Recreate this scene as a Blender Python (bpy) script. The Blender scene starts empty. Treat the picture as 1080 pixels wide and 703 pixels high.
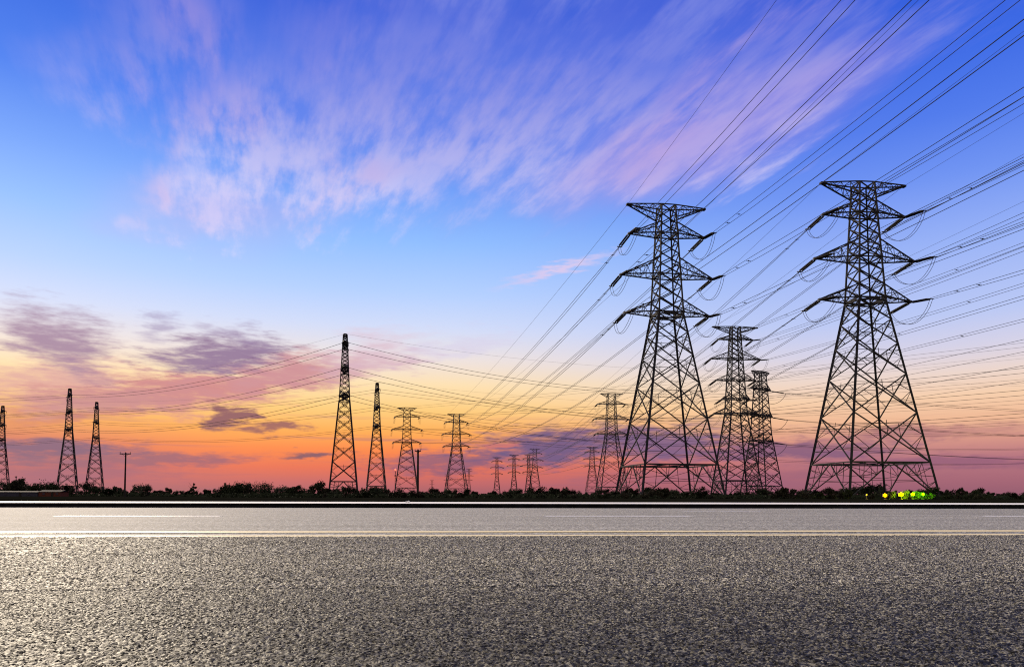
import bpy, math, random
from math import radians as R
from mathutils import Vector, Matrix
random.seed(7)
scene = bpy.context.scene
COL = scene.collection

# ------------------------------------------------------------------ camera
W, H_IMG, F = 1080.0, 703.0, 800.0
HC = 0.30                      # low tripod
PITCH = R(2.5); ROLL = R(0.151)
HORY = 523.5                   # horizon row at the middle of the picture
SHIFT_PX = (HORY - H_IMG / 2) - F * math.tan(PITCH)
cam_d = bpy.data.cameras.new('camera'); cam = bpy.data.objects.new('camera', cam_d); COL.objects.link(cam)
cam_d.sensor_fit = 'HORIZONTAL'; cam_d.sensor_width = 36.0; cam_d.lens = 36.0 * F / W
cam_d.shift_y = SHIFT_PX / W
cam_d.clip_start = 0.05; cam_d.clip_end = 30000
CAM_M = Matrix.Rotation(R(90) + PITCH, 4, 'X') @ Matrix.Rotation(ROLL, 4, 'Z')
cam.matrix_world = Matrix.Translation((0, 0, HC)) @ CAM_M
scene.camera = cam
CR = CAM_M.to_3x3()

def project(p):
    v = CR.transposed() @ (Vector(p) - Vector((0, 0, HC)))
    return (W / 2 + F * v.x / -v.z, H_IMG / 2 + SHIFT_PX - F * v.y / -v.z)

def ray(px, py):               # viewing direction of a photograph pixel
    v = Vector(((px - W / 2) / F, -(py - H_IMG / 2 - SHIFT_PX) / F, -1.0))
    return (CR @ v).normalized()

def stand(px, py_top, height): # base point of an upright thing whose top shows at (px, py_top)
    lo, hi = 5.0, 6000.0
    def at(z):
        X = 0.0
        for _ in range(8):
            q = project((X, z, 0.0)); X += (px - q[0]) * z / F
        return X
    for _ in range(60):
        mid = math.sqrt(lo * hi)
        if project((at(mid), mid, height))[1] < py_top: lo = mid
        else: hi = mid
    return Vector((at(lo), lo, 0.0))

def at_depth(px, z):
    X = 0.0
    for _ in range(8):
        q = project((X, z, 0.0)); X += (px - q[0]) * z / F
    return Vector((X, z, 0.0))

# ------------------------------------------------------------------ render settings
scene.view_settings.view_transform = 'Standard'
scene.view_settings.look = 'None'
scene.view_settings.exposure = 0.0
scene.view_settings.gamma = 1.0
scene.view_settings.use_curve_mapping = False
scene.cycles.use_denoising = False
scene.cycles.filter_width = 1.1
scene.cycles.use_adaptive_sampling = False

# ------------------------------------------------------------------ sun (low afterglow ahead and to the left)
SUN_AZ, SUN_EL = -35.0, 17.5   # degrees: left of straight ahead, above the horizon
sd = bpy.data.lights.new('sun', 'SUN'); sd.energy = 5.0; sd.angle = R(16.0); sd.color = (1.0, 0.84, 0.62)
so = bpy.data.objects.new('sun', sd); COL.objects.link(so)
sdir = Vector((math.sin(R(SUN_AZ)) * math.cos(R(SUN_EL)), math.cos(R(SUN_AZ)) * math.cos(R(SUN_EL)), math.sin(R(SUN_EL))))
so.rotation_euler = (-sdir).to_track_quat('-Z', 'Y').to_euler()
so.location = (0, 0, 60)

# ------------------------------------------------------------------ node expression helper
def lin(c):
    def f(u):
        u /= 255.0
        return u / 12.92 if u <= 0.04045 else ((u + 0.055) / 1.055) ** 2.4
    return tuple(f(v) for v in c)

class E:                       # a float socket with arithmetic
    def __init__(s, nt, sock): s.nt, s.k = nt, sock
    def _m(s, op, *a, clamp=False):
        n = s.nt.nodes.new('ShaderNodeMath'); n.operation = op; n.use_clamp = clamp
        for i, v in enumerate((s,) + a):
            if isinstance(v, E): s.nt.links.new(v.k, n.inputs[i])
            else: n.inputs[i].default_value = v
        return E(s.nt, n.outputs[0])
    def __add__(s, o): return s._m('ADD', o)
    __radd__ = __add__
    def __mul__(s, o): return s._m('MULTIPLY', o)
    __rmul__ = __mul__
    def __sub__(s, o): return s._m('SUBTRACT', o)
    def __rsub__(s, o): return (s * -1.0) + o
    def __truediv__(s, o): return s._m('DIVIDE', o)
    def max(s, o): return s._m('MAXIMUM', o)
    def min(s, o): return s._m('MINIMUM', o)
    def pow(s, o): return s._m('POWER', o)
    def sqrt(s): return s._m('SQRT')
    def atan2(s, o): return s._m('ARCTAN2', o)
    def asin(s): return s._m('ARCSINE')
    def clamp(s): return s._m('ADD', 0.0, clamp=True)
    def step(s, a, b, lo=0.0, hi=1.0):   # smoothstep
        n = s.nt.nodes.new('ShaderNodeMapRange'); n.interpolation_type = 'SMOOTHSTEP'
        s.nt.links.new(s.k, n.inputs[0])
        n.inputs[1].default_value = a; n.inputs[2].default_value = b
        n.inputs[3].default_value = lo; n.inputs[4].default_value = hi
        return E(s.nt, n.outputs[0])

def comb(nt, x, y, z=0.0):
    n = nt.nodes.new('ShaderNodeCombineXYZ')
    for i, v in enumerate((x, y, z)):
        if isinstance(v, E): nt.links.new(v.k, n.inputs[i])
        else: n.inputs[i].default_value = v
    return n.outputs[0]

def noise(nt, vec, scale, detail=4.0, rough=0.55, dist=0.0):
    n = nt.nodes.new('ShaderNodeTexNoise'); n.inputs['Scale'].default_value = scale
    n.inputs['Detail'].default_value = detail; n.inputs['Roughness'].default_value = rough
    n.inputs['Distortion'].default_value = dist
    nt.links.new(vec, n.inputs['Vector'])
    return E(nt, n.outputs['Fac'])

def mixc(nt, fac, a, b, blend='MIX'):
    n = nt.nodes.new('ShaderNodeMix'); n.data_type = 'RGBA'; n.blend_type = blend
    if isinstance(fac, E): nt.links.new(fac.k, n.inputs[0])
    else: n.inputs[0].default_value = fac
    for i, v in ((6, a), (7, b)):
        if isinstance(v, tuple): n.inputs[i].default_value = v + (1.0,) if len(v) == 3 else v
        else: nt.links.new(v, n.inputs[i])
    return n.outputs[2]

def ramp(nt, fac, stops):
    n = nt.nodes.new('ShaderNodeValToRGB'); cr = n.color_ramp
    nt.links.new(fac.k, n.inputs[0])
    while len(cr.elements) > 1: cr.elements.remove(cr.elements[-1])
    cr.elements[0].position = stops[0][0]; cr.elements[0].color = lin(stops[0][1]) + (1,)
    for p, c in stops[1:]:
        e = cr.elements.new(p); e.color = lin(c) + (1,)
    return n.outputs[0]

# ------------------------------------------------------------------ world: dusk sky
world = bpy.data.worlds.new('World'); scene.world = world; world.use_nodes = True
nt = world.node_tree; nt.nodes.clear()
out = nt.nodes.new('ShaderNodeOutputWorld'); bg = nt.nodes.new('ShaderNodeBackground')
nt.links.new(bg.outputs[0], out.inputs[0])
tc = nt.nodes.new('ShaderNodeTexCoord')
sep = nt.nodes.new('ShaderNodeSeparateXYZ'); nt.links.new(tc.outputs['Generated'], sep.inputs[0])
dx, dy, dz = (E(nt, sep.outputs[i]) for i in range(3))
AZ = dx.atan2(dy) * (180 / math.pi)
EL = dz.min(0.9999).max(-0.9999).asin() * (180 / math.pi)
EF = (EL / 90.0).max(0.0)

def estops(l): return [(e / 90.0, c) for e, c in l]
skyL = ramp(nt, EF, estops([(0, (152, 92, 106)), (1.0, (194, 100, 104)), (2.1, (230, 110, 84)), (3.4, (250, 134, 72)),
    (4.8, (255, 172, 82)), (6.5, (255, 205, 124)), (8.3, (254, 224, 174)), (10.3, (238, 226, 222)), (12.5, (210, 220, 248)), (15, (180, 208, 255)),
    (18.5, (144, 190, 255)), (22, (112, 162, 250)), (26, (72, 128, 240)), (33, (38, 92, 218)), (48, (120, 122, 190)), (62, (196, 184, 186)), (90, (206, 194, 186))]))
skyR = ramp(nt, EF, estops([(0, (144, 90, 110)), (1.2, (166, 102, 118)), (2.7, (184, 118, 128)), (3.8, (214, 148, 134)), (5.2, (240, 186, 150)),
    (6.7, (246, 206, 172)), (8.2, (236, 214, 204)), (9.8, (214, 210, 230)), (12, (186, 200, 244)), (16.5, (152, 178, 246)),
    (20.5, (112, 148, 242)), (24, (82, 124, 236)), (28, (58, 104, 228)), (33, (44, 86, 214)), (48, (120, 122, 190)), (62, (196, 184, 186)), (90, (206, 194, 186))]))
skyB = ramp(nt, EF, estops([(0, (134, 112, 124)), (8, (178, 160, 168)), (20, (190, 180, 182)), (50, (204, 194, 188)), (90, (206, 194, 186))]))
base = mixc(nt, AZ.step(-8, 26), skyL, skyR)
base = mixc(nt, dy.step(0.35, -0.35), base, skyB)
# brighter band left of the horizon, duskier far left
base = mixc(nt, AZ.step(-18, -36) * EL.step(7.0, 1.5) * 0.7, base, lin((150, 88, 118)))

def azel(px, py):
    d = ray(px, py)
    return (math.degrees(math.atan2(d.x, d.y)), math.degrees(math.asin(d.z)))

vae = comb(nt, AZ * 0.22, EL * 0.8)
W1 = noise(nt, vae, 0.9, 5, 0.6) - 0.5
W2 = noise(nt, comb(nt, AZ * 0.22 + 31.0, EL * 0.8 + 7.0), 0.9, 5, 0.6) - 0.5
FINE = noise(nt, comb(nt, AZ * 0.35, EL * 1.9), 1.4, 6, 0.62) - 0.5
AW = AZ + W1 * 9.0
EW = EL + W2 * 3.0

def blob(px, py, rx, ry, rot, a, e):   # ellipse of directions, 0 at the centre, 1 at its rim
    c = azel(px, py); cs, sn = math.cos(R(rot)), math.sin(R(rot))
    u = azel(px + rx * cs, py - rx * sn); v = azel(px - ry * sn, py - ry * cs)
    a11, a21 = u[0] - c[0], u[1] - c[1]; a12, a22 = v[0] - c[0], v[1] - c[1]
    det = a11 * a22 - a12 * a21
    p, q = a - c[0], e - c[1]
    x = p * (a22 / det) + q * (-a12 / det)
    y = p * (-a21 / det) + q * (a11 / det)
    return (x * x + y * y).sqrt()

col = base
# low cloud banks, back to front
LOW = [  # px, py, rx, ry, rot, colour, density, softness
    (60, 402, 150, 34, 2, (214, 156, 158), 0.80, 0.9),
    (200, 412, 200, 30, 6, (208, 136, 136), 1.0, 0.8),
    (320, 392, 140, 26, 8, (206, 144, 150), 0.95, 0.85),
    (395, 372, 75, 34, 10, (222, 196, 212), 0.60, 1.0),
    (480, 366, 80, 14, 12, (214, 206, 232), 0.5, 1.0),
    (66, 362, 80, 44, -28, (152, 118, 154), 0.9, 1.0),
    (110, 424, 130, 20, 4, (196, 136, 140), 0.7, 0.9),
    (165, 345, 34, 18, 0, (150, 132, 176), 0.6, 1.0),
    (235, 374, 96, 24, 2, (142, 112, 150), 0.95, 0.8),
    (250, 352, 45, 14, -20, (160, 140, 176), 0.6, 1.0),
    (243, 441, 26, 15, -25, (146, 92, 98), 1.0, 0.7),
    (292, 452, 36, 10, 5, (156, 96, 94), 0.95, 0.7),
    (332, 479, 46, 7, 2, (118, 82, 104), 0.9, 0.8),
    (60, 440, 130, 10, 3, (206, 120, 92), 0.5, 1.0),
    (40, 474, 150, 13, 0, (112, 84, 122), 0.9, 0.8),
    (150, 484, 150, 12, 1, (138, 88, 116), 0.8, 0.8),
    (70, 500, 160, 18, 0, (150, 88, 118), 0.7, 1.0),
    (470, 488, 95, 14, 2, (120, 86, 122), 0.75, 0.8),
    (580, 470, 130, 27, 5, (110, 86, 130), 0.98, 0.9),
    (690, 467, 140, 28, 3, (120, 92, 134), 0.92, 0.9),
    (528, 469, 26, 6, 3, (214, 116, 108), 0.8, 0.8),
    (830, 474, 170, 13, 3, (128, 88, 124), 0.85, 0.8),
    (950, 459, 190, 9, 3, (176, 116, 122), 0.7, 0.9),
    (1000, 486, 220, 14, 1, (142, 90, 120), 0.7, 0.9),
    (780, 505, 250, 14, 0, (158, 98, 120), 0.7, 1.0),
]
for (px, py, rx, ry, rot, c, den, soft) in LOW:
    d = blob(px, py, rx, ry, rot, AW, EW) + FINE * 1.5
    col = mixc(nt, d.step(1.05, 1.05 - soft) * den, col, lin(c))
# thin dark streaks lying along the horizon
st = noise(nt, comb(nt, AZ * 0.05, EL * 1.6), 1.0, 5, 0.6)
col = mixc(nt, st.step(0.55, 0.70) * EL.step(8.5, 4.0) * 0.45, col, lin((150, 96, 120)))

# high wind-drawn cirrus: a flat layer seen in perspective, drawn out along the wind
WA = math.radians(azel(236, 500)[0])
zz = dz.max(0.02) + 0.03
PX, PY = dx / zz, dy / zz
T = PX * math.sin(WA) + PY * math.cos(WA)
S = PX * math.cos(WA) - PY * math.sin(WA)
nb = noise(nt, comb(nt, S * 2.8 + 3.7, T * 2.0 + 1.3), 1.0, 4, 0.6, 0.3)
ns = noise(nt, comb(nt, S * 10.0, T * 2.6), 1.0, 6, 0.62)
nf = noise(nt, comb(nt, S * 30.0, T * 5.0), 1.0, 3, 0.55)
nw = noise(nt, comb(nt, S * 2.6 + 9.0, T * 1.5 + 4.0), 1.0, 3, 0.55) - 0.5
a2, e2 = AZ + nw * 16.0, EL + (nw * 7.0) + (ns - 0.5) * 8.0
def cir(*b): return blob(*b, a2, e2)
m = cir(330, 150, 190, 108, 0).step(1.12, 0.45)
m = m.max(cir(540, 110, 330, 135, 6).step(1.12, 0.4))
m = m.max(cir(745, 125, 240, 80, 27).step(1.1, 0.45))
m = m.max(cir(880, 40, 190, 70, 27).step(1.1, 0.3) * 0.8)
m = m.max(cir(560, -70, 560, 170, 0).step(1.1, 0.5) * 0.85)
m = m.max(cir(160, 25, 110, 120, 0).step(1.1, 0.3) * 0.6)
m = m.max(cir(108, 70, 70, 100, 0).step(1.1, 0.2) * 0.5)
m = m.max(cir(220, 205, 80, 60, 0).step(1.1, 0.3) * 0.9)
tex = (nb - 0.5) * 1.4 + (ns - 0.5) * 2.4 + (nf - 0.5) * 0.9 + 0.62
dens = (m * tex.step(0.08, 1.05)).clamp()
warm = noise(nt, comb(nt, S * 2.2 + 20.0, T * 0.9), 1.0, 3, 0.55)
hi = mixc(nt, EL.step(31.0, 19.0), lin((128, 138, 226)), lin((222, 218, 252)))
hi = mixc(nt, warm.step(0.48, 0.68) * 0.55, hi, lin((218, 174, 212)))
col = mixc(nt, dens * 0.86, col, hi)
veil = (cir(520, 120, 420, 150, 8).step(1.15, 0.3)) * 0.24
col = mixc(nt, veil, col, lin((150, 144, 224)))
veil2 = blob(735, 150, 240, 66, 27, AZ + nw * 12.0, EL + nw * 6.0).step(1.1, 0.2) * 0.62
col = mixc(nt, veil2 * (ns * 0.7 + 0.55), col, lin((178, 156, 224)))
wl = blob(590, 284, 92, 9, 18, AZ + nw * 3.0, EL + FINE * 2.0).step(1.0, 0.0) * 1.0
col = mixc(nt, wl, col, lin((216, 202, 238)))
wl = blob(230, 225, 150, 55, 0, AZ + nw * 10.0, EL + nw * 5.0).step(1.1, 0.1) * 0.35
col = mixc(nt, wl, col, lin((196, 176, 232)))
# below the horizon: dim earth shine
col = mixc(nt, EL.step(0.0, -3.0), col, lin((70, 52, 58)))
# physical twilight sky added at low strength
skyn = nt.nodes.new('ShaderNodeTexSky'); skyn.sky_type = 'NISHITA'; skyn.sun_disc = False
skyn.sun_elevation = R(SUN_EL); skyn.sun_rotation = R(SUN_AZ)
hs = nt.nodes.new('ShaderNodeMix'); hs.data_type = 'RGBA'; hs.blend_type = 'ADD'; hs.inputs[0].default_value = 0.0
nt.links.new(col, hs.inputs[6]); nt.links.new(skyn.outputs[0], hs.inputs[7]); hs.inputs[0].default_value = 0.002
nt.links.new(hs.outputs[2], bg.inputs[0]); bg.inputs[1].default_value = 1.0
world.cycles.sampling_method = 'MANUAL'; world.cycles.sample_map_resolution = 512

# ------------------------------------------------------------------ materials
def mat(name, color, rough=0.8, spec=0.3, metal=0.0, var=0.35, vscale=3.0, emit=None, estr=0.0):
    m = bpy.data.materials.new(name); m.use_nodes = True
    t = m.node_tree; b = t.nodes['Principled BSDF']
    b.inputs['Roughness'].default_value = rough; b.inputs['Metallic'].default_value = metal
    b.inputs['Specular IOR Level'].default_value = spec
    o = t.nodes.new('ShaderNodeTexCoord')
    n = noise(t, o.outputs['Object'], vscale, 4, 0.6)
    lo = tuple(c * (1 - var) for c in color); hi_ = tuple(min(1, c * (1 + var)) for c in color)
    t.links.new(mixc(t, n.step(0.3, 0.7), lo, hi_), b.inputs['Base Color'])
    if emit:
        b.inputs['Emission Color'].default_value = emit + (1,); b.inputs['Emission Strength'].default_value = estr
    return m

M_STEEL = mat('weathered_steel', (0.030, 0.028, 0.032), 0.85, 0.10, 0.0)
M_INSUL = mat('brown_porcelain', (0.025, 0.018, 0.018), 0.6, 0.2)
M_CABLE = mat('aluminium_cable', (0.030, 0.032, 0.050), 0.85, 0.08, vscale=0.5)
M_LEAF = mat('dark_foliage', (0.024, 0.029, 0.015), 0.9, 0.05, var=0.5, vscale=1.2)
M_LEAF2 = mat('brown_foliage', (0.029, 0.026, 0.016), 0.9, 0.05, var=0.5, vscale=1.2)
M_BARK = mat('bark', (0.05, 0.035, 0.025), 0.9, 0.05)
M_WOOD = mat('creosoted_wood', (0.028, 0.022, 0.020), 0.9, 0.1)
M_SHEDW = mat('grey_render', (0.045, 0.045, 0.06), 0.9, 0.1)
M_BRICK = mat('red_brick', (0.10, 0.03, 0.02), 0.9, 0.1, vscale=6)
M_ROOF = mat('grey_roof_tiles', (0.02, 0.02, 0.024), 0.9, 0.1)
M_TAR = mat('tarred_concrete', (0.010, 0.010, 0.011), 0.95, 0.02, vscale=5)
M_LAMPH = mat('lamp_housing', (0.05, 0.05, 0.05), 0.6, 0.3)
M_GLASS = mat('window_glass', (0.03, 0.03, 0.04), 0.2, 0.5)
def emis(name, c, s): return mat(name, c, 0.5, 0.2, emit=c, estr=s)

# soil and scrub
M_SOIL = mat('dark_soil', (0.010, 0.010, 0.007), 1.0, 0.0, var=0.5, vscale=0.4)

# pale concrete of the far pavement
M_PAVE = mat('pale_concrete', (0.82, 0.81, 0.78), 0.8, 0.25, var=0.06, vscale=0.8)

# asphalt
ROAD_YAW = math.atan2(0.121 * F / W, 1.0)
def asphalt(name, rough, spec, lo, hi_, far):
    m = bpy.data.materials.new(name); m.use_nodes = True
    t = m.node_tree; b = t.nodes['Principled BSDF']
    o = t.nodes.new('ShaderNodeTexCoord'); s = t.nodes.new('ShaderNodeSeparateXYZ')
    t.links.new(o.outputs['Object'], s.inputs[0])
    X, Y = E(t, s.outputs[0]), E(t, s.outputs[1])
    def cells(scale):                                             # every stone its own tone
        v = t.nodes.new('ShaderNodeTexVoronoi'); v.inputs['Scale'].default_value = scale; v.voronoi_dimensions = '2D'
        t.links.new(o.outputs['Object'], v.inputs['Vector'])
        q = t.nodes.new('ShaderNodeSeparateColor'); t.links.new(v.outputs['Color'], q.inputs[0])
        return E(t, q.outputs[0])
    g1 = cells(230.0 if not far else 120.0); g2 = cells(120.0 if not far else 55.0)
    g3 = noise(t, comb(t, X * 24.0, Y * 12.0 + 11.0), 1.0, 1, 0.6)
    blot = noise(t, comb(t, X * 0.35, Y * 1.1), 1.0, 4, 0.55)
    band = noise(t, comb(t, X * 0.03, Y * 1.7 + 3.3), 1.0, 4, 0.6)
    g = (g1 - 0.5) * 0.62 + (g2 - 0.5) * 0.42 + (g3 - 0.5) * (0.5 if far else 0.2)
    stone = g.step(-0.30, 0.52)
    stone = stone * stone
    c = mixc(t, stone, lo, hi_)
    light_falloff = Y.step(1.4, 3.2, 0.46, 1.3) if not far else Y * 0.0 + 1.0   # light falloff towards the camera, painted into the asphalt colour
    k = ((blot - 0.5) * 0.5 + (band - 0.5) * 0.9 + 1.0) * light_falloff
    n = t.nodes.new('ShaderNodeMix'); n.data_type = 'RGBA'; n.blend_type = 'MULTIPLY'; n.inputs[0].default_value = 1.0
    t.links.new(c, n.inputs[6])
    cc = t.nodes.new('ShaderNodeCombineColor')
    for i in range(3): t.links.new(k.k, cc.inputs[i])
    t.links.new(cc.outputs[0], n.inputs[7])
    t.links.new(n.outputs[2], b.inputs['Base Color'])
    b.inputs['Roughness'].default_value = rough; b.inputs['Specular IOR Level'].default_value = spec
    bp = t.nodes.new('ShaderNodeBump'); bp.inputs['Strength'].default_value = 0.35; bp.inputs['Distance'].default_value = 0.003
    t.links.new(g.k, bp.inputs['Height']); t.links.new(bp.outputs[0], b.inputs['Normal'])
    return m
M_ROAD = asphalt('worn_asphalt', 0.86, 0.25, (0.13, 0.127, 0.118), (0.86, 0.84, 0.76), True)
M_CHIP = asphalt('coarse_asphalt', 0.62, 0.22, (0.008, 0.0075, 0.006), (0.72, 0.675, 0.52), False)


def paint(name, color, wear):
    m = bpy.data.materials.new(name); m.use_nodes = True
    t = m.node_tree; b = t.nodes['Principled BSDF']
    o = t.nodes.new('ShaderNodeTexCoord'); s = t.nodes.new('ShaderNodeSeparateXYZ')
    t.links.new(o.outputs['Object'], s.inputs[0])
    X, Y = E(t, s.outputs[0]), E(t, s.outputs[1])
    n1 = noise(t, comb(t, X * 30.0, Y * 20.0), 1.0, 4, 0.65)
    n2 = noise(t, comb(t, X * 2.0, Y * 6.0), 1.0, 3, 0.6)
    w = (n1 * 0.6 + n2 * 0.4).step(wear - 0.10, wear + 0.10)
    t.links.new(mixc(t, w, (0.16, 0.155, 0.145), color), b.inputs['Base Color'])
    b.inputs['Roughness'].default_value = 0.55; b.inputs['Specular IOR Level'].default_value = 0.5
    return m
M_YEL = paint('cream_road_paint', (0.88, 0.74, 0.38), 0.36)
M_WHT = paint('white_road_paint', (0.82, 0.81, 0.78), 0.44)

# ------------------------------------------------------------------ mesh helpers
class MB:
    def __init__(s): s.v, s.f = [], []
    def bar(s, a, b, r, n=4):
        a, b = Vector(a), Vector(b); d = b - a
        if d.length < 1e-6: return
        d.normalize(); u = d.cross(Vector((0.03, 0.05, 1.0)))
        if u.length < 0.1: u = d.cross(Vector((1, 0, 0)))
        u.normalize(); w = d.cross(u); i0 = len(s.v)
        for p in (a, b):
            for k in range(n):
                t = 2 * math.pi * (k + 0.5) / n
                s.v.append(p + (u * math.cos(t) + w * math.sin(t)) * r)
        for k in range(n):
            k2 = (k + 1) % n
            s.f.append((i0 + k, i0 + k2, i0 + n + k2, i0 + n + k))
        s.f.append(tuple(range(i0 + n - 1, i0 - 1, -1))); s.f.append(tuple(range(i0 + n, i0 + 2 * n)))
    def tube(s, pts, rad, n=6):
        if not hasattr(rad, '__len__'): rad = [rad] * len(pts)
        i0 = len(s.v)
        for i, p in enumerate(pts):
            p = Vector(p); d = Vector(pts[min(i + 1, len(pts) - 1)]) - Vector(pts[max(i - 1, 0)])
            d.normalize(); u = d.cross(Vector((0, 0, 1)))
            if u.length < 0.05: u = d.cross(Vector((1, 0, 0)))
            u.normalize(); w = u.cross(d)
            for k in range(n):
                t = 2 * math.pi * k / n
                s.v.append(p + (u * math.cos(t) + w * math.sin(t)) * rad[i])
        for i in range(len(pts) - 1):
            for k in range(n):
                k2 = (k + 1) % n
                s.f.append((i0 + i * n + k, i0 + i * n + k2, i0 + (i + 1) * n + k2, i0 + (i + 1) * n + k))
        s.f.append(tuple(range(i0 + n - 1, i0 - 1, -1))); j = i0 + (len(pts) - 1) * n
        s.f.append(tuple(range(j, j + n)))
    def box(s, c, d):
        i0 = len(s.v); c = Vector(c)
        for x in (-.5, .5):
            for y in (-.5, .5):
                for z in (-.5, .5):
                    s.v.append(c + Vector((x * d[0], y * d[1], z * d[2])))
        for q in ((0, 1, 3, 2), (4, 6, 7, 5), (0, 4, 5, 1), (2, 3, 7, 6), (0, 2, 6, 4), (1, 5, 7, 3)):
            s.f.append(tuple(i0 + k for k in q))
    def quad(s, *p):
        i0 = len(s.v); s.v += [Vector(q) for q in p]; s.f.append(tuple(range(i0, i0 + len(p))))
    def mesh(s, name, m):
        me = bpy.data.meshes.new(name); me.from_pydata([tuple(v) for v in s.v], [], s.f)
        me.materials.append(m); me.update(); return me

def link(name, me, parent=None, loc=None, kind=None):
    o = bpy.data.objects.new(name, me); COL.objects.link(o)
    if parent is not None: o.parent = parent
    if loc is not None: o.location = loc
    if kind: o['kind'] = kind
    return o

def tag(o, label, cat, group=None):
    o['label'] = label; o['category'] = cat
    if group: o['group'] = group
    return o

def thing(name, loc, label, cat, group=None, yaw=0.0):
    o = link(name, None, None, loc); o.rotation_euler = (0, 0, yaw); o.empty_display_size = 0.5
    return tag(o, label, cat, group)

# ------------------------------------------------------------------ ground, road, pavement
def sheet(name, x0, x1, y0, y1, z, m, nx=1, yaw=0.0):
    b = MB()
    for i in range(nx):
        a = x0 + (x1 - x0) * i / nx; c = x0 + (x1 - x0) * (i + 1) / nx
        b.quad((a, y0, 0), (c, y0, 0), (c, y1, 0), (a, y1, 0))
    o = link(name, b.mesh(name, m), kind='structure'); o.location.z = z; o.rotation_euler.z = yaw
    return o
sheet('ground', -9000, 9000, -3000, 14000, -0.012, M_SOIL)
CY = math.cos(ROAD_YAW)
def road_off(d): return HC * F / d * CY          # offset across the road of what shows d pixels under the horizon
Y_EDGE = road_off(11.8)
sheet('road', -700, 700, -9.0, Y_EDGE, 0.0, M_ROAD, 8, ROAD_YAW)
# coarse chippings standing proud of the nearest asphalt: real relief, three strips of growing cell size
import numpy as np
def chippings(y0, y1, xw0, xw1, cell, amp, seed):
    rg = np.random.default_rng(seed)
    nx = int((xw1 - xw0) / cell); ny = int((y1 - y0) / cell)
    gx, gy = np.meshgrid(np.linspace(xw0, xw1, nx), np.linspace(y0, y1, ny))
    gx = gx + rg.uniform(-.38, .38, gx.shape) * cell; gy = gy + rg.uniform(-.38, .38, gy.shape) * cell
    hz = amp * rg.random(gx.shape) ** 1.6
    hz[0, :] = hz[-1, :] = -0.004; hz[:, 0] = hz[:, -1] = -0.004
    co = np.stack([gx, gy, hz + 0.0015], -1).reshape(-1, 3).astype(np.float32)
    i = (np.arange(ny - 1)[:, None] * nx + np.arange(nx - 1)[None, :]).reshape(-1)
    q = np.stack([i, i + 1, i + nx + 1, i + nx], -1).astype(np.int32).reshape(-1)
    me = bpy.data.meshes.new('road_chippings'); me.vertices.add(len(co)); me.vertices.foreach_set('co', co.reshape(-1))
    n = len(q) // 4; me.loops.add(len(q)); me.loops.foreach_set('vertex_index', q)
    me.polygons.add(n); me.polygons.foreach_set('loop_start', np.arange(0, len(q), 4, dtype=np.int32))
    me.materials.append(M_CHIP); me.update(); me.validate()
    o = link('road', me, kind='structure'); o.rotation_euler.z = ROAD_YAW
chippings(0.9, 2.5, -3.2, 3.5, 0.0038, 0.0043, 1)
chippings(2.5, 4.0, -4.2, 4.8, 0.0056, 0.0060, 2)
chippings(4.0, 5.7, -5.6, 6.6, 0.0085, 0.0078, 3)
def marking(x0, x1, y0, w, m):
    return sheet('road_marking', x0, x1, y0 - w / 2, y0 + w / 2, 0.004, m, 1, ROAD_YAW)
marking(-300, 300, road_off(41.2), 0.24, M_YEL)
marking(-300, 300, road_off(36.9), 0.27, M_YEL)
yd = road_off(20.6)
x0 = 35 * yd / F + yd * math.tan(ROAD_YAW)
for k in range(-6, 12):
    s = x0 + k * 492 * yd / F
    marking(s, s + 160 * yd / F, yd, 0.34, M_WHT)
ye = road_off(15.2)
marking(255 * ye / F, 345 * ye / F, ye, 0.30, M_WHT)
# raised pavement with a tarred kerb
KH = 0.103; KW = 0.18
b = MB(); b.box((0, Y_EDGE + KW / 2 + .002, KH / 2), (900, KW, KH + 0.02))
k = link('kerb', b.mesh('kerb', M_TAR), kind='structure'); k.rotation_euler.z = ROAD_YAW
Y_PAV = Y_EDGE + KW + 0.004
b = MB(); b.box((0, (Y_PAV + 27.4) / 2, KH / 2 - .02), (900, 27.4 - Y_PAV, KH + 0.05))
k = link('pavement', b.mesh('pavement', M_PAVE), kind='structure'); k.rotation_euler.z = ROAD_YAW

# ------------------------------------------------------------------ lattice pylons
def lerp(a, b, t): return a + (b - a) * t

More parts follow.
